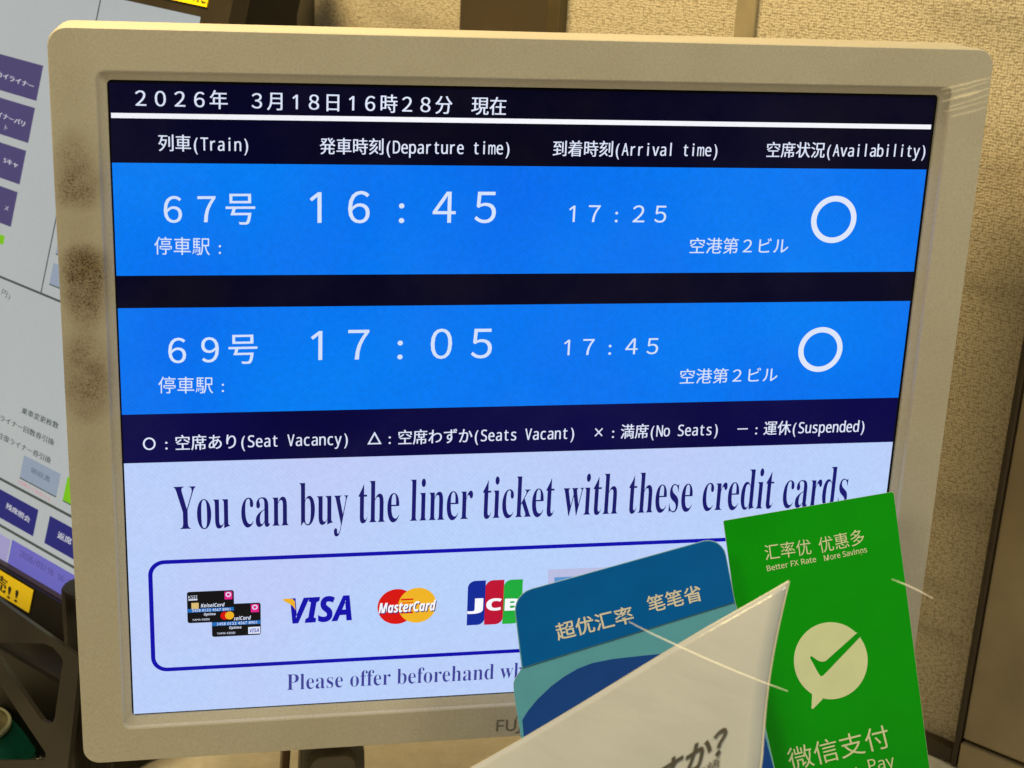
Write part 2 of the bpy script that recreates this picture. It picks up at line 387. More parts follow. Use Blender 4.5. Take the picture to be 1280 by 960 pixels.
# ------------------------------------------------------------------ the departures monitor
mon = thing('departure_monitor', CENTRE_BASE, 'beige flat monitor with dirty bezel showing blue train departure rows and credit card notice', 'monitor')
M_bezel = bezel_mat()
def L(x, y, z): return TILT @ Vector((x, y, z))
def mring(w, h, r, y): return [L(a, y, b) for a, b in ring_pts(w, h, r)]
HW, HH, OW, OH = .1880, .1505, .2112, .1725
v, f = loft([mring(OW - .004, OH - .004, .006, .031), mring(OW, OH, .008, .027), mring(OW, OH, .008, -.0038), mring(OW - .0001, OH - .0001, .0079, -.0049), mring(OW - .0005, OH - .0005, .0076, -.0053),
             mring(HW + .0047, HH + .0047, .0040, -.0053), mring(HW + .0041, HH + .0041, .0036, -.0049), mring(HW + .0036, HH + .0036, .0034, -.0034), mring(HW + .0003, HH + .0003, .0022, -.0010), mring(HW, HH, .002, .0022)])
bz = obj('bezel', v, f, M_bezel, mon, smooth=True)
bz.data.set_sharp_from_angle(angle=math.radians(24))
M_case = plain('beige_case', (.60, .545, .43, 1), .55, vary=.06, bump=.15)
v, f = loft([mring(OW - .0042, OH - .0042, .006, .0311), mring(OW - .0045, OH - .0045, .006, .080), mring(OW - .02, OH - .03, .01, .104), mring(OW - .05, OH - .05, .01, .109)], cap0=True, cap1=True)
obj('back_cover', v, f, M_case, mon, smooth=False)  # case deepened on its unseen side so its bulk shades the wall

E_ = lambda n, r, g, b, c2=None, **k: lit(n, lin(r, g, b), lin(*c2) if c2 else None, **k)
M_off = plain('unlit_panel', (.006, .006, .008, 1), .2, spec=.15)
M_navy = E_('display_navy', 0, 0, 22, (0, 0, 34))
M_navy2 = E_('display_deep_blue', 6, 4, 74, (2, 1, 56))
M_row = E_('display_blue', 0, 108, 236, (0, 124, 242), grain=.09)
M_white = E_('display_white', 184, 209, 250, (192, 202, 246), grain=.06)
M_ink = E_('display_text_white', 226, 234, 255)
M_hline = E_('display_line_white', 248, 249, 255)
M_royal = E_('display_royal_blue', 8, 4, 172, (10, 10, 160))
M_title = E_('display_title_blue', 22, 20, 112, (20, 22, 92))
M_slate = E_('display_slate_blue', 62, 64, 148)
scr = SCR.rect('screen', -HW - .0005, -HH - .0005, HW + .0005, HH + .0005, -.0004, M_off, mon)
def zof(l_, r_): return (SCR.px(*l_)[1] + SCR.px(*r_)[1]) / 2
XL = -HW + .0006; XR = HW - .0013; ZT = HH - .001; ZB = -HH + .0006
zl0 = zof((136.7, 141.6), (1166, 155)); zl1 = zof((136.7, 147.8), (1166, 161))
r0 = zof((139, 204), (1159, 211)); r1 = zof((146, 344), (1145, 340)); r2 = zof((148, 384), (1139, 377)); r3 = zof((154, 518), (1126, 497)); r4 = zof((155, 578), (1118, 553))
o1, o2, o3 = .0002, .0004, .0006
SCR.rect('header_band', XL, r0, XR, ZT, o1, M_navy, scr)
SCR.rect('header_line', XL + .0004, zl1, XR - .0004, zl0, o2, M_hline, scr)
SCR.rect('train_row', XL, r1, XR, r0 - .00004, o1, M_row, scr)
SCR.rect('divider_band', XL, r2, XR, r1 - .00004, o1, M_navy, scr)
SCR.rect('train_row', XL, r3, XR, r2 - .00004, o1, M_row, scr)
SCR.rect('legend_band', XL, r4, XR, r3 - .00004, o1, M_navy2, scr)
SCR.rect('notice_panel', XL, ZB, XR, r4 - .00004, o1, M_white, scr)

mm = .001
def C(s, a0, c0, a1, c1, h, w=.012, m=M_ink, **k): return cells(SCR, s, a0, c0, a1, c1, h * mm, o2, m, scr, weight=w, **k)
C('２０２６年　３月１８日１６時２８分　現在', 4.5, (273.3, 124.5), 19.5, (622.5, 132.5), 8.6, .011)
C('列車(Train)', .5, (207.7, 178.3), 5.25, (307.7, 180.3), 7.8, .011)
C('発車時刻(Departure time)', .5, (409.4, 182.4), 11.75, (634.4, 184.5), 7.8, .011)
C('到着時刻(Arrival time)', .5, (699.8, 185.4), 10.75, (894.4, 187), 7.8, .011)
C('空席状況(Availability)', .5, (966.3, 187), 10.75, (1154.4, 188), 7.8, .011)
M_digit = E_('display_digit_white', 214, 228, 255)
C('６７号', .5, (215.9, 261), 2.5, (300.6, 260.5), 15.6, 0.006, M_digit)
C('１６：４５', .5, (394.4, 258), 4.5, (607.3, 258.2), 19.2, .004, M_digit, wide=.95)
C('停車駅：', .5, (204.1, 307), 3.5, (274.8, 308), 8.6, .0, M_digit)
C('１７：２５', .5, (714.8, 266.4), 4.5, (825.7, 267), 10.6, .004, M_digit)
C('空港第２ビル', .5, (871.2, 307), 5.5, (975.7, 307), 8.2, .006, M_digit)
C('６９号', .5, (221.3, 437.3), 2.5, (303.8, 435.6), 15.6, .006, M_digit)
C('１７：０５', .5, (395.6, 430.5), 4.5, (602.6, 428.3), 19.2, .004, M_digit, wide=.95)
C('停車駅：', .5, (208.9, 481), 3.5, (278.6, 481), 8.6, .0, M_digit)
C('１７：４５', .5, (708.4, 433.5), 4.5, (815.8, 432), 10.6, .004, M_digit)
C('空港第２ビル', .5, (858.8, 470.3), 5.5, (962.3, 468), 8.2, .006, M_digit)
C('○：空席あり(Seat Vacancy)', .5, (187.5, 554), 12.75, (432.4, 547.8), 8.0, .011)
C('△：空席わずか(Seats Vacant)', .5, (468, 547.3), 13.75, (715.4, 540.5), 8.0, .011)
C('×：満席(No Seats)', .5, (748.2, 540), 8.75, (895, 536), 8.0, .011)
C('－：運休(Suspended)', .5, (927.9, 535.7), 9.25, (1078.3, 532), 8.0, .011)
def annulus(c, ro, rw, n=64):
    a, b = SCR.px(*c); vs, fs = [], []
    for k in range(n):
        t = 2 * math.pi * k / n
        for r in (ro, ro - rw): vs.append(SCR.w(a + r * math.cos(t), b + r * math.sin(t), o2))
    for k in range(n): j = (k + 1) % n; fs.append((2 * k, 2 * j, 2 * j + 1, 2 * k + 1))
    obj('vacancy_ring', vs, fs, M_ink, scr)
annulus((1041.9, 274.2), .01135, .0027); annulus((1025.2, 436.7), .01135, .0027)
words(SCR, serif('You can buy the liner ticket with these credit cards'), (218.3, 661.8), (1057, 632), .0318, o2, M_title, scr, offset=-.008)
words(SCR, serif('Please offer beforehand wh'), (358.6, 862.3), (654, 846.5), .0127, o2, M_slate, scr, offset=-.009)
# rounded frame round the card marks
x0 = SCR.px(187, 770)[0]; ztop = SCR.px(400, 692)[1]; zbot = SCR.px(400, 828.5)[1]
ro = ring_pts(-x0, (ztop - zbot) / 2, .0075, 8, 0, (ztop + zbot) / 2); ri = ring_pts(-x0 - .002, (ztop - zbot) / 2 - .002, .0056, 8, 0, (ztop + zbot) / 2)
v, f = loft([[SCR.w(a, b, o2) for a, b in ro], [SCR.w(a, b, o2) for a, b in ri]])
obj('notice_frame', v, f, M_royal, scr)

# pictures of two black payment cards
M_cblack = E_('card_black', 12, 12, 18); M_cblue = E_('card_stripe_blue', 30, 110, 190); M_pink = E_('card_pink', 226, 38, 140)
M_chip = E_('card_chip', 222, 190, 120); M_red = E_('mark_red', 214, 18, 14); M_yel = E_('mark_yellow', 240, 180, 38); M_or = E_('mark_orange', 238, 120, 28)
def card_picture(tl, tr, bl, off, second):
    A = Vector(SCR.px(*tl)); B = Vector(SCR.px(*tr)); D = Vector(SCR.px(*bl)); w = (B - A).length; h = (A - D).length
    def P(x, y): return (A.x + x * w, A.y - y * h)
    pts = [(A.x + w / 2 + a, A.y - h / 2 + b) for a, b in ring_pts(w / 2, h / 2, .0011, 4)]
    c = SCR.poly('card_picture', pts, off, M_cblack, scr)
    def q(name, x0, y0, x1, y1, m, d=.00003): return SCR.rect(name, *P(x0, y1), *P(x1, y0), off + d, m, c)
    q('stripe', 0.005, .545, .995, .66, M_cblue)
    q('emblem', .80, .04, .965, .29, M_pink)
    a, b = P(.882, .135); vs = []; fs = []
    for k in range(16):
        t = 2 * math.pi * k / 16
        for r in (.0013, .0008): vs.append(SCR.w(a + r * math.cos(t), b + r * math.sin(t), off + .00006))
    for k in range(16): j = (k + 1) % 16; fs.append((2 * k, 2 * j, 2 * j + 1, 2 * k + 1))
    obj('ring_mark', vs, fs, M_ink, c)
    def tx(s, x0, x1, y, hh, m=M_ink, d=.00006):
        gv, gf = glyph(s); xa = min(g[0] for g in gv); xb = max(g[0] for g in gv); a0 = Vector(P(x0, y)); a1 = Vector(P(x1, y))
        obj('lettering', [SCR.w(a0.x + (a1.x - a0.x) * (g[0] - xa) / (xb - xa), a0.y + g[1] * hh * h, off + d) for g in gv], gf, m, c)
    if not second:
        q('chip', .09, .355, .245, .555, M_chip); tx(sans('KSEI'), .03, .22, .22, .14); q('bar_mark', .03, .235, .22, .275, M_ink)
    tx(bolditalic('KeiseiCard'), .29, .80, .51, .16)
    tx('3458 0123 4567 8901', .10, .92, .645, .12)
    tx(bolditalic('Optimo'), .35, .60, .775, .11, M_ink); tx('YAMA KEISEI', .10, .47, .93, .09)
    if second:
        q('badge', .74, .745, .985, .96, M_ink); tx(bolditalic('VISA'), .77, .96, .915, .17, M_royal, .00009)
    else:
        for x, m in ((.80, M_red), (.90, M_yel)):
            a, b = P(x, .81); SCR.poly('disc', [(a + .0021 * math.cos(2 * math.pi * k / 24), b + .0021 * math.sin(2 * math.pi * k / 24)) for k in range(24)], off + (.00004 if m is M_red else .00006), m, c)
card_picture((264.3, 755.5), (325.7, 752.3), (265.3, 795.8), o2, True)
card_picture((233.5, 739.4), (292.2, 736.2), (234.4, 778.4), o2 + .0002, False)

# card company marks
words(SCR, bolditalic('VISA'), (363, 778.5), (439.8, 774), .0178, o2, M_royal, scr, name='company_mark', offset=.018)
SCR.pxpoly('gold_corner', [(352.5, 748.6), (358, 747.6), (365.5, 747.8), (368.5, 751), (369.3, 762), (366, 757), (361, 753.5), (357, 751.8)], o3, M_yel, scr)
def disc(c, r, m, off, name='mark_disc'):
    a, b = SCR.px(*c); return SCR.poly(name, [(a + r * math.cos(2 * math.pi * k / 48), b + r * math.sin(2 * math.pi * k / 48)) for k in range(48)], off, m, scr)
disc((495.8, 757.8), .00935, M_red, o2); disc((521.5, 756.0), .00935, M_yel, o2 + .0001)
ca = SCR.px(508.6, 756.9)
for k in range(-6, 7):
    if abs(k) > 1 and k % 2 == 0 and abs(k) < 6:
        SCR.rect('stripe', ca[0] - .0030, ca[1] + k * .00088 - .00042, ca[0] + .0030, ca[1] + k * .00088 + .00042, o2 + .0002, M_or if k % 4 else M_red, scr)
words(SCR, bolditalic('MasterCard'), (474, 766.8), (545.5, 763), .0073, o3 + .0001, M_title, scr, name='company_mark', offset=.016)
words(SCR, bolditalic('MasterCard'), (473, 765.6), (544.5, 761.8), .0073, o3 + .0002, M_hline, scr, name='company_mark', offset=.012)
for (xa, xb, yt, yb), c1, c2 in (((585, 605.2, 726, 780.2), (10, 40, 150), (8, 70, 200)), ((606.9, 628, 725.2, 779.4), (190, 16, 50), (160, 14, 60)), ((629.8, 651, 724.6, 778.4), (30, 170, 60), (90, 215, 40))):
    A = SCR.px(xa, yt); B = SCR.px(xb, yb); w = B[0] - A[0]; r = w * .42; pts = []
    for k in range(9):
        t = math.radians(180 - 90 * k / 8); pts.append((A[0] + r + r * math.cos(t), A[1] - r + r * math.sin(t)))
    pts.append((B[0], A[1]))
    for k in range(9):
        t = math.radians(-90 * k / 8); pts.append((B[0] - r + r * math.cos(t), B[1] + r + r * math.sin(t)))
    pts.append((A[0], B[1]))
    SCR.poly('company_mark', pts, o2, E_('mark_panel', *c1, c2), scr)
for s, xa, xb in (('J', 584, 603.4), ('C', 607.3, 626.5), ('B', 630.3, 650)):
    words(SCR, boldsans(s), (xa, 762.4), (xb, 761.6), .0086, o3, M_hline, scr, name='mark_letter', offset=.02)
SCR.pxpoly('picture_panel', [(684.5, 711.5), (760, 708.5), (760, 770), (685.5, 772)], o2, E_('picture_grey', 186, 190, 226), scr)
SCR.pxpoly('picture_sky', [(692.5, 721), (756, 718.5), (756, 764), (693.5, 766)], o3, E_('picture_blue', 96, 150, 206), scr)

# maker's raised name on the lower bezel
BEZ = Sheet(TILT @ Vector((0, -.0055, 0)), SCR.u, SCR.v)
M_logo = plain('grey_print', (.16, .14, .11, 1), .5)
words(BEZ, sans('FUJ'), (620, 914.3), (651, 912.9), .0088, .0, M_logo, mon, offset=.012)
a, b = BEZ.px(648.5, 896.3); vs = []; fs = []
for k in range(20):
    t = 2 * math.pi * k / 20
    for r in (.0013, .0008): vs.append(BEZ.w(a + r * math.cos(t), b + r * math.sin(t), 0))
for k in range(20): j = (k + 1) % 20; fs.append((2 * k, 2 * j, 2 * j + 1, 2 * k + 1))
obj('ring_mark', vs, fs, M_logo, mon)
words(BEZ, sans('TSU'), (660, 912.3), (700, 910), .0076, .0, M_logo, mon, offset=.012)

# stand under the monitor
M_stand = plain('grey_black_plastic', (.115, .10, .07, 1), .45, vary=.25, scale=120)
p = hit(412, 950, Vector((0, .09, 0)), Vector((0, 1, 0)))
st_x = p.x
prof = [(-.018, COUNTER_Z), (-.017, -.235), (-.0145, -.205), (-.0115, -.165), (.0115, -.165), (.0145, -.205), (.0185, -.235), (.0195, COUNTER_Z)]
vs = [Vector((st_x + a, .075, z)) for a, z in prof] + [Vector((st_x + a, .100, z)) for a, z in prof]
k = len(prof); fs = [tuple(range(k)), tuple(range(k, 2 * k))] + [(i, (i + 1) % k, k + (i + 1) % k, k + i) for i in range(k)]
stand = bevel(obj('stand', vs, fs, M_stand, mon), .0015)
dz = [(x, z) for x, z in ring_pts(.0125, .008, .0075, 6, st_x, -.238)]
v, f = loft([[Vector((a, .0755, b)) for a, b in dz], [Vector((a * 1 + 0, .066, b)) for a, b in dz]], cap0=True, cap1=True)
bevel(obj('hinge_cap', v, f, plain('worn_cap', (.16, .14, .10, 1), .4), stand), .001)
v, f = box((st_x, .073, -.2235), Vector((1, 0, 0)), Vector((0, 1, 0)), Z, .0055, .003, .0022)
bevel(obj('clip', v, f, plain('clip_grey', (.26, .24, .18, 1), .35), stand), .0006)
v, f = box((st_x - .0245, .085, -.225), Vector((1, 0, 0)), Vector((0, 1, 0)), Vector((.06, 0, 1)).normalized(), .0022, .008, .047)
bevel(obj('support_rod', v, f, plain('brown_rod', (.10, .055, .025, 1), .35, .5), stand), .001)
# ------------------------------------------------------------------ the ticket terminal behind on the left
u = Vector((.65101034, -.75821139, -.03606976)); dn = Vector((-.22563104, -.14790411, -.96292004))
TP = at_depth(256, 22, .84)
TER = Sheet(TP, u, -dn)
if TER.n.dot(EYE - TP) < 0: raise RuntimeError('terminal faces away')
ter = thing('ticket_terminal', at_depth(60, 840, .93), 'black framed touch screen terminal with Japanese buttons, leaning behind the left of the monitor', 'terminal')
M_black = plain('black_case', (.006, .005, .004, 1), .42, vary=.25, spec=.25)
M_brown = plain('dark_brown_case', (.034, .027, .016, 1), .42, vary=.15, spec=.25)
aL = -.42; bB = (TER.px(0, 702)[1] + TER.px(82, 750)[1]) / 2
fw = .0215
fr = [(aL, .06), (fw, .06), (fw, bB - .034), (aL, bB - .034)]
hole = [(-.001 + .0, 0), (0, bB), (aL + .02, bB), (aL + .02, 0)]
bevel(TER.shape('frame', [fr, hole], -.004, .012, M_brown, ter), .001)
TER.shape('casing', [[(aL + .002, .058), (fw - .002, .058), (fw - .002, bB - .032), (aL + .002, bB - .032)]], -.030, .038, M_black, ter)
TER.shape('lower_frame', [[(aL + .001, bB - .0006), (fw - .001, bB - .0006), (fw - .001, bB - .0332), (aL + .001, bB - .0332)]], .0035, .003, M_black, ter)
T_ = lambda n, r, g, b, c2=None, **k: lit(n, lin(r, g, b), lin(*c2) if c2 else None, rough=.3, spec=.3, **k)
M_tbg = T_('terminal_grey', 172, 176, 176, (174, 180, 178), grain=.03)
tsc = TER.rect('screen', aL + .02, bB, 0, 0, -.0035, M_tbg, ter)
M_tpur = T_('terminal_purple', 76, 66, 108, (70, 64, 112)); M_tnavy = T_('terminal_navy', 34, 36, 112); M_tgrey = T_('terminal_button_grey', 142, 154, 172)
M_tgreen = T_('terminal_green', 120, 190, 26); M_tline = T_('terminal_line', 70, 76, 72); M_tbar = T_('terminal_lilac', 104, 100, 184); M_tbar2 = T_('terminal_pale_lilac', 158, 152, 196)
M_ttext = T_('terminal_text', 60, 70, 70); M_tw = T_('terminal_white', 204, 204, 214); M_tgt = T_('terminal_grey_text', 98, 108, 124); M_tred = T_('terminal_pink', 206, 140, 150); M_tdim = T_('terminal_dim', 82, 78, 138)
q1, q2 = -.0031, -.0028
def trect(name, tl, tr, br, bl, m, lip=False):
    A = [TER.px(*p) for p in (tl, tr, br, bl)]
    x0 = (A[0][0] + A[3][0]) / 2; x1 = (A[1][0] + A[2][0]) / 2; y1 = (A[0][1] + A[1][1]) / 2; y0 = (A[2][1] + A[3][1]) / 2
    o = TER.rect(name, x0, y0, x1, y1, q1, m, tsc)
    if lip: TER.rect('button_shadow_line', x0, y0 - .0007, x1, y0, q1, M_tline, tsc)
    return o
def tpoint(a, b):  # a step on the terminal sheet back to nothing but numbers
    return a, b
for tr, br in (((49, 81), (40, 125)), ((38.5, 134), (30, 178)), ((27.3, 187.5), (19.4, 230)), ((17, 239.5), (8, 283))):
    A = TER.px(*tr); B = TER.px(*br); x1 = (A[0] + B[0]) / 2
    TER.rect('button', x1 - .075, B[1], x1, A[1], q1, M_tpur, tsc)
TER.line('rule', (122, -10), (46, 365), .0011, q1, M_tline, tsc)
TER.line('rule', (-40, 331), (110, 393), .0014, q1, M_tline, tsc)
TER.line('rule', (-40, 580), (110, 660), .0017, q1, M_tline, tsc)
TER.line('rule', (-40, 637), (110, 723), .0017, q1, M_tline, tsc)
trect('button', (71, 285), (96, 295), (90, 327), (64, 315), M_tgrey, True)
trect('button', (62, 328), (90, 339), (84, 366), (56, 353), M_tgrey, True)
trect('button', (25, 570), (71, 592), (65, 620.5), (19, 597), M_tgrey, True)
trect('button', (79, 596), (126, 619), (120, 650), (73, 625.5), M_tgreen, True)
trect('button', (-8, 611), (43, 637), (36, 670), (-15, 643), M_tnavy)
trect('button', (57, 645), (112, 675), (106, 711), (50, 679), M_tnavy)
trect('status_bar', (10, 676), (120, 737), (112, 768), (4, 704), M_tbar)
trect('status_bar', (-60, 637), (8.5, 675), (2.5, 703), (-66, 664), M_tbar2)
trect('button', (-30, 283), (1.2, 294.5), (-1.5, 304.5), (-33, 294), M_tgreen)
def TC(s, c0, c1, h, m, w=0.0, **k):
    n_ = sum(.5 if ch in HALF else 1 for ch in s); f0 = .25 if s[0] in HALF else .5; f1 = .25 if s[-1] in HALF else .5
    return cells(TER, s, f0, c0, n_ - f1, c1, h * mm, q2, m, tsc, weight=w, **k)
TC('スカイライナー', (-13, 89), (34, 106), 3.9, M_tw, .03)
TC('ライナーバリ', (-12, 139.5), (24, 153.5), 3.9, M_tw, .03)
TC('Sキャ', (1.5, 199.5), (14.5, 205), 3.6, M_tw, .03)
TC('円)', (1, 366), (7, 370), 4.4, M_ttext)
TC('乗車変更枚数', (26, 514), (64.5, 531), 4.3, M_ttext, .02)
TC('ライナー回数券引換', (-2, 523), (59, 552), 4.3, M_ttext, .02)
TC('往復ライナー券引換', (-4, 545), (55, 574.5), 4.3, M_ttext, .02)
TC('領収書', (37.5, 589), (54, 598), 3.9, M_tgt, .02)
TC('(印刷まで有効です。)', (18.5, 602), (65, 629), 2.4, M_tred, .02)
TC('残席照会', (6.5, 634), (29, 648.5), 4.0, M_tw, .02)
TC('返席', (71.5, 670.5), (80.5, 675.5), 4.6, M_tw, .02)
words(TER, 'メ', (0.5, 261), (5, 263.5), 4 * mm, q2, M_tw, tsc); words(TER, 'ト', (.5, 161), (3.5, 162.5), 4 * mm, q2, M_tw, tsc)
words(TER, 'ク', (85.5, 614), (91, 617.5), 4.2 * mm, q2, M_ttext, tsc)
TC('2026/03/18 16:29', (22, 692.5), (86, 731.5), 5.2, M_tdim, .02)
# yellow stickers on the frame
M_sty = plain('yellow_sticker', (.95, .72, .005, 1), .4, vary=.04); M_stk = plain('black_ink', (.02, .018, .012, 1), .5)
STK = Sheet(TP + TER.n * .0056, TER.u, TER.v)
A = STK.px(42, 738); B = STK.px(36, 766)
s1 = STK.shape('sticker', [[(A[0], A[1]), (A[0], B[1]), (A[0] - .09, B[1]), (A[0] - .09, A[1])]], .0, .0004, M_sty, ter)
cells(STK, '売', .5, (1.5, 728.5), 1.5, (17, 740), .0098, .0004, M_stk, s1, weight=.03)
words(STK, '!!', (9, 746.5), (22, 753), .0105, .0004, M_stk, s1)
s2o = Sheet(TP + TER.n * .0026, TER.u, TER.v)
A = s2o.px(258.6, 9.2)
s2 = s2o.shape('sticker', [[(A[0], A[1]), (A[0], A[1] + .014), (A[0] - .07, A[1] + .014), (A[0] - .07, A[1])]], .0, .0008, M_sty, ter)
words(s2o, sans('AFC!'), (242.5, 1.2), (257.5, 4.6), .0095, .0006, M_stk, s2, offset=.015)

# ---- pieces round the terminal
M_gun = plain('polished_dark_steel', (.055, .05, .043, 1), .32, .7, vary=.25, scale=25)
BR = Sheet(at_depth(100, 822, .80), u, -dn)
bp_ = lambda pts: [BR.px(*p) for p in pts]
outer = bp_([(-60, 704), (0, 751), (12, 760), (100, 822), (99, 832), (84, 965), (76, 1040), (-70, 1000)])
hole1 = bp_([(-40, 800), (0, 803), (55, 804.5), (66, 809), (77, 822), (79, 828), (77, 836), (68.5, 897), (66, 903), (60, 904), (52, 900), (47, 893), (3, 828), (-40, 768)][::1])
hole2 = bp_([(-40, 800), (0, 856), (57, 941), (57.5, 945), (54, 950), (-45, 951)])
hole1[0] = BR.px(-38, 788); hole1[-1] = BR.px(-30, 782)
hole1 = bp_([(-12, 803), (0, 803), (55, 804.5), (66, 809), (77, 822), (79, 828), (77, 836), (68.5, 897), (66, 903), (60, 904), (52, 900), (47, 893), (3, 830)])
br = BR.shape('metal_bracket', [outer, hole1, hole2], -.0015, .003, M_gun, loc=BR.w(*BR.px(10, 990)))
tag(bevel(br, .0006), 'dark polished metal bracket plate with triangular cut-outs at the lower left', 'bracket')
# black upright between terminal and monitor
pc = at_depth(107, 760, .845); vs_r = []
for zz, rr in ((COUNTER_Z + .0005, .0125), (pc.z + .012, .0125), (pc.z + .0135, .0115), (pc.z + .0138, .0090)):
    vs_r.append([Vector((pc.x + rr * math.cos(2 * math.pi * k / 28), pc.y + rr * math.sin(2 * math.pi * k / 28), zz)) for k in range(28)])
v, f = loft(vs_r, True, True)
tag(obj('round_post', v, f, M_black, loc=(pc.x, pc.y, COUNTER_Z)), 'short black round post between the terminal and the monitor bezel', 'post')
# green tub behind the bracket
gc = at_depth(-27, 950, .90); gz = at_depth(-27, 893, .90).z
prof = [(.0345, COUNTER_Z + .0005), (.0342, COUNTER_Z + .006), (.0202, gz - .004), (.0196, gz - .003), (.0202, gz - .0026), (.0204, gz - .0010), (.0198, gz + .0003), (.0182, gz + .0001), (.0178, gz - .003), (.002, gz - .004)]
tub = thing('plastic_tub', (gc.x, gc.y, COUNTER_Z), 'dark green tub with a pale rim behind the metal bracket', 'tub')
def lathe(pr, a, b): return loft([[Vector((gc.x + r * math.cos(2 * math.pi * k / 40), gc.y + r * math.sin(2 * math.pi * k / 40), z)) for k in range(40)] for r, z in pr[a:b]], a == 0, b == len(pr))
v, f = lathe(prof, 0, 4); obj('body', v, f, plain('green_plastic', (.004, .075, .055, 1), .45, vary=.4, scale=70, spec=.3), tub, smooth=True)
v, f = lathe(prof, 3, 8); obj('rim', v, f, plain('pale_rim', (.30, .33, .24, 1), .5), tub, smooth=True)
v, f = lathe(prof, 7, 10); obj('lid', v, f, plain('olive_lid', (.16, .15, .07, 1), .5, vary=.5, scale=160), tub, smooth=True)
# black box added below the terminal to keep the place behind the bracket dark
ft = at_depth(60, 860, .955); fu = Vector((u.x, u.y, 0)).normalized(); fv = Vector((-fu.y, fu.x, 0))
zt = TER.w(-.05, bB - .02, -.02).z
v, f = box(Vector((ft.x, ft.y, (COUNTER_Z + zt) / 2)) - fu * .06 - TER.n * .0, fu, fv, Z, .16, .042, (zt - COUNTER_Z) / 2 - .0005)
bevel(obj('foot', v, f, M_black, ter), .003)
# black cabinet edge behind the terminal, and a wooden shelf edge far behind
c0 = at_depth(300, 20, 1.02); c1 = at_depth(371, 20, 1.02)
aa = WD * ((c1 - c0).length / 2)
ax = (M @ Vector((1, 0, 0))); ax.z = 0; ax.normalize(); ay = Vector((-ax.y, ax.x, 0))
wid = (c1 - c0).length
v, f = box(Vector((c1.x, c1.y, -.051)) - ax * .12 + ay * .05, ax, ay, Z, .12, .05, .2205)
tag(bevel(obj('cabinet', v, f, M_black, loc=(c1.x, c1.y, COUNTER_Z)), .002), 'black cabinet standing between the touch terminal and the wall', 'cabinet')

# ------------------------------------------------------------------ leaflets standing in front of the monitor
CR = M @ Vector((1, 0, 0)); CU = M @ Vector((0, -1, 0))
def board(d): return Sheet(EYE + (M @ Vector((0, 0, 1))) * d, CR, CU)
def rounded(pts, rad, n=6):
    """Polygon with chosen corner radii."""
    out = []; k = len(pts)
    for i, p in enumerate(pts):
        r = rad[i]; p = Vector(p)
        if r <= 0: out.append(tuple(p)); continue
        a = (Vector(pts[i - 1]) - p).normalized(); b = (Vector(pts[(i + 1) % k]) - p).normalized()
        half = math.acos(max(-1, min(1, a.dot(b)))) / 2; t = r / math.tan(half)
        s = p + a * t; e = p + b * t; c = p + (a + b).normalized() * (r / math.sin(half))
        a0 = math.atan2(s.y - c.y, s.x - c.x); da = math.atan2(e.y - c.y, e.x - c.x) - a0
        while da > math.pi: da -= 2 * math.pi
        while da < -math.pi: da += 2 * math.pi
        for j in range(n + 1): out.append((c.x + r * math.cos(a0 + da * j / n), c.y + r * math.sin(a0 + da * j / n)))
    return out
G = board(.735)
M_green = plain('green_card_gloss', (.0, .36, .0, 1), .30, vary=.05, scale=30, spec=.08, coat=.30)
M_gpale = plain('pale_print', (.72, .82, .56, 1), .45, vary=.04)
gl = [G.px(904, 651), G.px(1117, 614.5), G.px(1203, 1275), G.px(990, 1275)]
green = thing('green_leaflet', G.w(*G.px(1095, 1275)), 'glossy green payment leaflet with white speech bubble tick, in front of the monitor corner', 'leaflet')
M_core = plain('white_card_core', (.62, .64, .60, 1), .6, vary=.06)
def inset(pts, d):
    cx_ = sum(p[0] for p in pts) / len(pts); cy_ = sum(p[1] for p in pts) / len(pts); k = 1 - d / max(abs(p[0] - cx_) for p in pts)
    ky = 1 - d / max(abs(p[1] - cy_) for p in pts)
    return [(cx_ + (p[0] - cx_) * k, cy_ + (p[1] - cy_) * ky) for p in pts]
go = rounded(gl, (.0006, .0012, 0, 0))
gcard = G.shape('card', [go], -.0004, .0008, M_core, green)
G.shape('printed_face', [inset(go, .00022)], .0001, .00012, M_green, gcard)
words(G, sans(' 汇率优') .strip(), (957, 699), (1014.5, 691), .0083, .0003, M_gpale, green)
words(G, '优惠多', (1025, 690), (1081.5, 678), .0083, .0003, M_gpale, green)
words(G, sans('Better FX Rate'), (959, 714), (1020.5, 702), .0037, .0003, M_gpale, green, offset=.01)
words(G, sans('More Savings'), (1030.5, 701), (1084, 690), .0037, .0003, M_gpale, green, offset=.01)
def bub(pts): return [G.px(960 + x / 4.8, 760 + y / 4.8) for x, y in pts]
cx, cy, rx, ry = 376, 316, 221, 231
N = 64; lp = []
def bang(a): t = math.radians(a); return (cx + rx * math.cos(t), cy + ry * math.sin(t))
# outline clockwise on the photo, from the notch of the tick round to the notch again, with the tail
for k in range(0, 56):
    a = -38 + k * (103 + 38) / 55; lp.append(bang(a))
lp += [(325, 549), (268, 606), (260, 600), (264, 527)]
for k in range(0, 60): a = 121 + k * (313 - 121) / 59; lp.append(bang(a))
lp += [(536, 147), (345, 318), (322, 322), (300, 316), (262, 289), (253, 291), (252, 299), (300, 388), (316, 410), (330, 405), (350, 385), (556, 172)]
G.shape('speech_bubble_mark', [bub(lp)], .0002, .0002, M_gpale, green)
words(G, '微信支付', (988, 962), (1113.5, 931), .0123, .0003, M_gpale, green)
words(G, sans('WeChat'), (1003, 985), (1076, 971.5), .0082, .0003, M_gpale, green)
words(G, sans('Pay'), (1087, 964.5), (1119, 957.5), .0082, .0003, M_gpale, green)

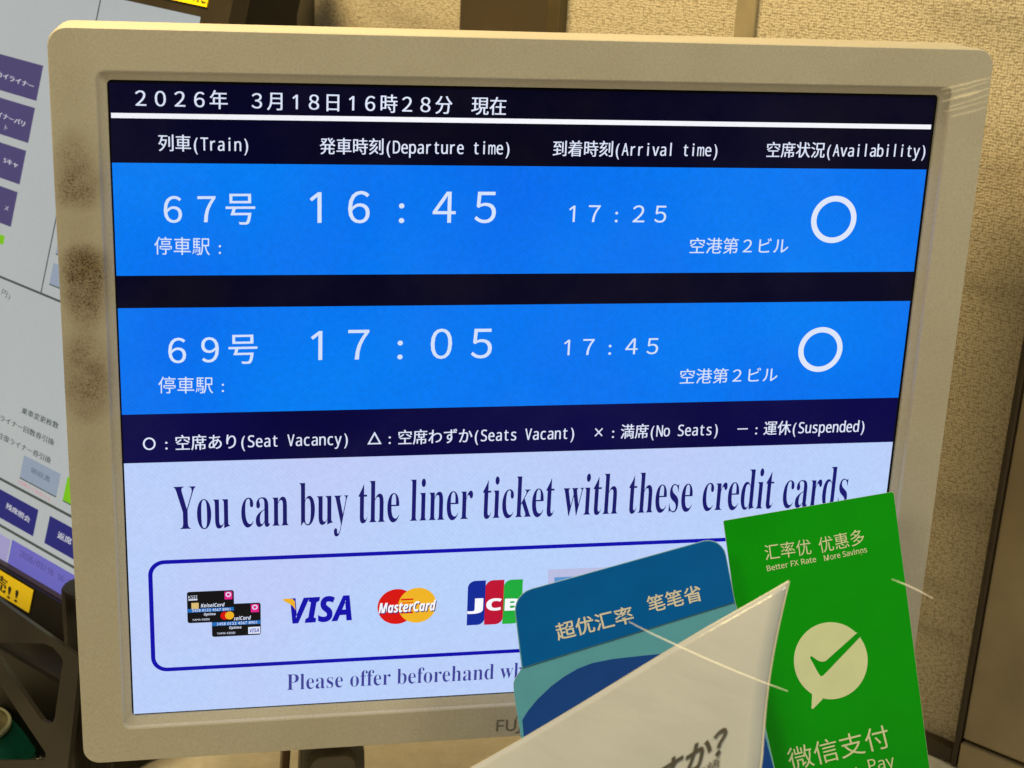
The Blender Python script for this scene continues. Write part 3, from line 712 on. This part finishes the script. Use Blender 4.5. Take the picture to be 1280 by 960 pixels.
B_ = board(.715)
M_teal = plain('teal_card', (.11, .40, .60, 1), .38, vary=.04, spec=.2); M_bdark = plain('blue_card', (.0, .125, .52, 1), .36, vary=.05, spec=.08, coat=.2); M_wave = plain('deep_blue_print', (.012, .07, .38, 1), .38, vary=.05, spec=.1)
M_wprint = plain('white_print', (.72, .72, .66, 1), .45, vary=.03)
blue = thing('blue_leaflet', B_.w(*B_.px(820, 1290)), 'blue and teal payment leaflet with rounded top corners behind the white sheet', 'leaflet')
bl = [(641, 742.5), (903, 669.5), (919, 752), (930, 790), (968, 958), (1040, 1290), (700, 1290), (657, 960), (642.5, 868), (641.5, 852), (652, 835.5)]
outline = rounded([B_.px(*p) for p in bl], (.0105, .0085, .003, 0, 0, 0, 0, 0, .003, .006, .003))
bcard = B_.shape('card', [outline], -.0005, .0008, M_core, blue)
B_.shape('printed_face', [inset(outline, .00025)], -.00004, .00012, M_teal, bcard)
top = rounded([B_.px(*p) for p in ((641.6, 743), (902.6, 670.2), (918.5, 752.5), (653, 834.5))], (.0103, .0083, .0005, .0005))
B_.shape('header_print', [inset(top, .00025)], .0001, .0002, M_bdark, blue)
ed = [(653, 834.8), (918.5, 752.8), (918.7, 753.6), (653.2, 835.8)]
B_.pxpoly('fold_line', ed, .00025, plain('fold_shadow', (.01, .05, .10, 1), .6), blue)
wv_ = [(653, 900), (659, 890), (672, 874), (690, 857), (705, 846), (722, 836), (740, 829), (765, 824), (800, 820), (830, 817), (860, 815), (926, 809), (966, 957), (1038, 1288), (702, 1288), (658.5, 960)]
B_.shape('wave_print', [[B_.px(*p) for p in wv_]], .0001, .0002, M_wave, blue)
words(B_, '超优汇率', (697, 799), (793, 775.5), .0087, .0003, M_wprint, blue, offset=.012)
words(B_, '笔笔省', (811, 764.5), (878.5, 748.5), .0084, .0003, M_wprint, blue, offset=.012)

# ---- white sheet in front
def mpaper():
    m, n, l, b = new_mat('white_paper')
    b.inputs['Coat Weight'].default_value = .7; b.inputs['Coat Roughness'].default_value = .18
    t_ = n.new('ShaderNodeTexCoord'); z_ = n.new('ShaderNodeTexNoise'); z_.inputs['Scale'].default_value = 34; z_.inputs['Detail'].default_value = 4
    mp_ = n.new('ShaderNodeMapping'); mp_.inputs['Scale'].default_value = (.5, .5, 1.8); mp_.inputs['Rotation'].default_value = (0, .6, 0)
    bp_n = n.new('ShaderNodeBump'); bp_n.inputs['Strength'].default_value = .3; bp_n.inputs['Distance'].default_value = .0025
    l.new(t_.outputs['Object'], mp_.inputs['Vector']); l.new(mp_.outputs['Vector'], z_.inputs['Vector']); l.new(z_.outputs['Fac'], bp_n.inputs['Height']); l.new(bp_n.outputs['Normal'], b.inputs['Normal']); l.new(bp_n.outputs['Normal'], b.inputs['Coat Normal'])
    b.inputs['Roughness'].default_value = .6; b.inputs['Specular IOR Level'].default_value = .3
    t = n.new('ShaderNodeTexCoord'); z = n.new('ShaderNodeTexNoise'); z.inputs['Scale'].default_value = 22; z.inputs['Detail'].default_value = 6
    r = n.new('ShaderNodeValToRGB'); r.color_ramp.elements[0].color = (.41, .45, .51, 1); r.color_ramp.elements[1].color = (.45, .49, .55, 1)
    r.color_ramp.elements[0].position = .35; r.color_ramp.elements[1].position = .65
    l.new(t.outputs['Object'], z.inputs['Vector']); l.new(z.outputs['Fac'], r.inputs['Fac']); l.new(r.outputs['Color'], b.inputs['Base Color'])
    return m
pa = at_depth(984, 728, .54); pb = at_depth(589, 960, .560); pd = at_depth(950, 950, .515)
du = (pb - pa); dv = (pd - pa)
sheet = thing('paper_sheet', pa + du * 1.1 + dv * 1.3, 'large white paper sheet with bold black Japanese question, foremost and slanting', 'paper')
nn = du.cross(dv).normalized()
if nn.dot(EYE - pa) < 0: nn = -nn
NU, NV = 26, 40; UMAX, VMAX = 1.35, 1.7
def pap(a, b, off=0.0):
    wavy = .0010 * math.sin(a * 6 + b * 3) * min(1, a * 4)
    bow = .0021 * math.sin(min(1, max(0, b)) * math.pi) * max(0, 1 - a / .3)
    return pa + du * a + dv * b + nn * (wavy + off) + du.normalized() * bow
vs = [pap(UMAX * i / NU, VMAX * (j / NV)) for i in range(NU + 1) for j in range(NV + 1)]
fs = [(i * (NV + 1) + j, (i + 1) * (NV + 1) + j, (i + 1) * (NV + 1) + j + 1, i * (NV + 1) + j + 1) for i in range(NU) for j in range(NV)]
sh = obj('page', vs, fs, mpaper(), sheet, smooth=True)
M_lam = plain('clear_laminate_edge', (.50, .50, .46, 1), .3, vary=.1, spec=.5)
vs = []
for j in range(NV + 1):
    b_ = VMAX * j / NV; vs += [pap(0, b_, -.0002), pap(-.0075, b_ - .004, -.0003)]
fs = [(2 * j, 2 * j + 2, 2 * j + 3, 2 * j + 1) for j in range(NV)]; k0 = len(vs)
for i in range(NU + 1):
    a_ = UMAX * i / NU; vs += [pap(a_, 0, -.0002), pap(a_ - .004, -.012, -.0003)]
fs += [(k0 + 2 * i, k0 + 2 * i + 2, k0 + 2 * i + 3, k0 + 2 * i + 1) for i in range(NU)]
obj('laminate_edge', vs, fs, M_lam, sheet)
sol = sh.modifiers.new('thick', 'SOLIDIFY'); sol.thickness = .0004; sol.offset = 0
def paper_uv(px, py):
    p = hit(px, py, pa, nn) - pa; g = Matrix(((du.dot(du), du.dot(dv)), (du.dot(dv), dv.dot(dv)))).inverted() @ Vector((p.dot(du), p.dot(dv)))
    return g
def ptext(s, left, right, hpx, m, w=0.0):
    gv, gf = glyph(s, w); x0 = min(g[0] for g in gv); x1 = max(g[0] for g in gv)
    p0 = paper_uv(*left); p1 = paper_uv(*right); up = Vector((0, -1)) * (hpx / 217.0)
    vs = []
    for g in gv:
        q = p0 + (p1 - p0) * ((g[0] - x0) / (x1 - x0)) + up * g[1]; vs.append(pap(q.x, q.y, .0006))
    obj('lettering', vs, gf, m, sheet)
M_pink_ = plain('printed_black', (.035, .032, .026, 1), .55, vary=.3)
ptext('すか？', (817, 991), (909, 938), 40, M_pink_, .022)
ptext('日本語', (848, 985), (901, 957), 14, M_pink_, .0)

# ---- glass between the viewer and the desk: only its scratches show
gp = EYE + (M @ Vector((0, 0, 1))) * .505
GL = Sheet(gp, CR, CU)
glass = thing('glass_pane', GL.w(0, -.16), 'clear counter glass betrayed only by pale scratches crossing leaflets and bezel corner', 'glass')
ms, n, l, b = new_mat('scratch_white')
b.inputs['Base Color'].default_value = (.95, .95, .9, 1); b.inputs['Roughness'].default_value = .4; b.inputs['Alpha'].default_value = .8
mf, n, l, b = new_mat('scratch_faint')
b.inputs['Base Color'].default_value = (.85, .80, .66, 1); b.inputs['Roughness'].default_value = .5; b.inputs['Alpha'].default_value = .22
def scratch(pts, wpx, m):
    P = [Vector(GL.px(*p)) for p in pts]; vs, k = [], len(P)
    for i, p in enumerate(P):
        d = (P[min(i + 1, k - 1)] - P[max(i - 1, 0)]).normalized(); nrm = Vector((-d.y, d.x))
        w = wpx * .505 / F / 2 * (.25 + .75 * math.sin(math.pi * (i + .35) / (k - .3)))
        vs += [GL.w(*(p + nrm * w), -w * 1.4), GL.w(*(p - nrm * w), w * 1.4)]
    obj('scratch', vs, [(2 * i, 2 * i + 1, 2 * i + 3, 2 * i + 2) for i in range(k - 1)], m, glass)
scratch([(786, 777), (815, 792), (845, 806), (880, 822), (920, 839), (955, 853), (985, 864)], 1.5, ms)
scratch([(1115, 724), (1133, 731), (1150, 739), (1166, 748)], 1.3, ms)
for i, (x0, y0, x1, y1, w) in enumerate(((1176, 112, 1238, 97, 3), (1182, 117, 1236, 102, 2), (1178, 127, 1238, 110, 3), (1186, 134, 1236, 118, 2.5), (1180, 140, 1234, 126, 2), (1188, 146, 1236, 133, 2.5), (1192, 122, 1225, 114, 5))):
    scratch([(x0 + (x1 - x0) * k / 4, y0 + (y1 - y0) * k / 4 + (.6 if k == 2 else 0)) for k in range(5)], w, mf)
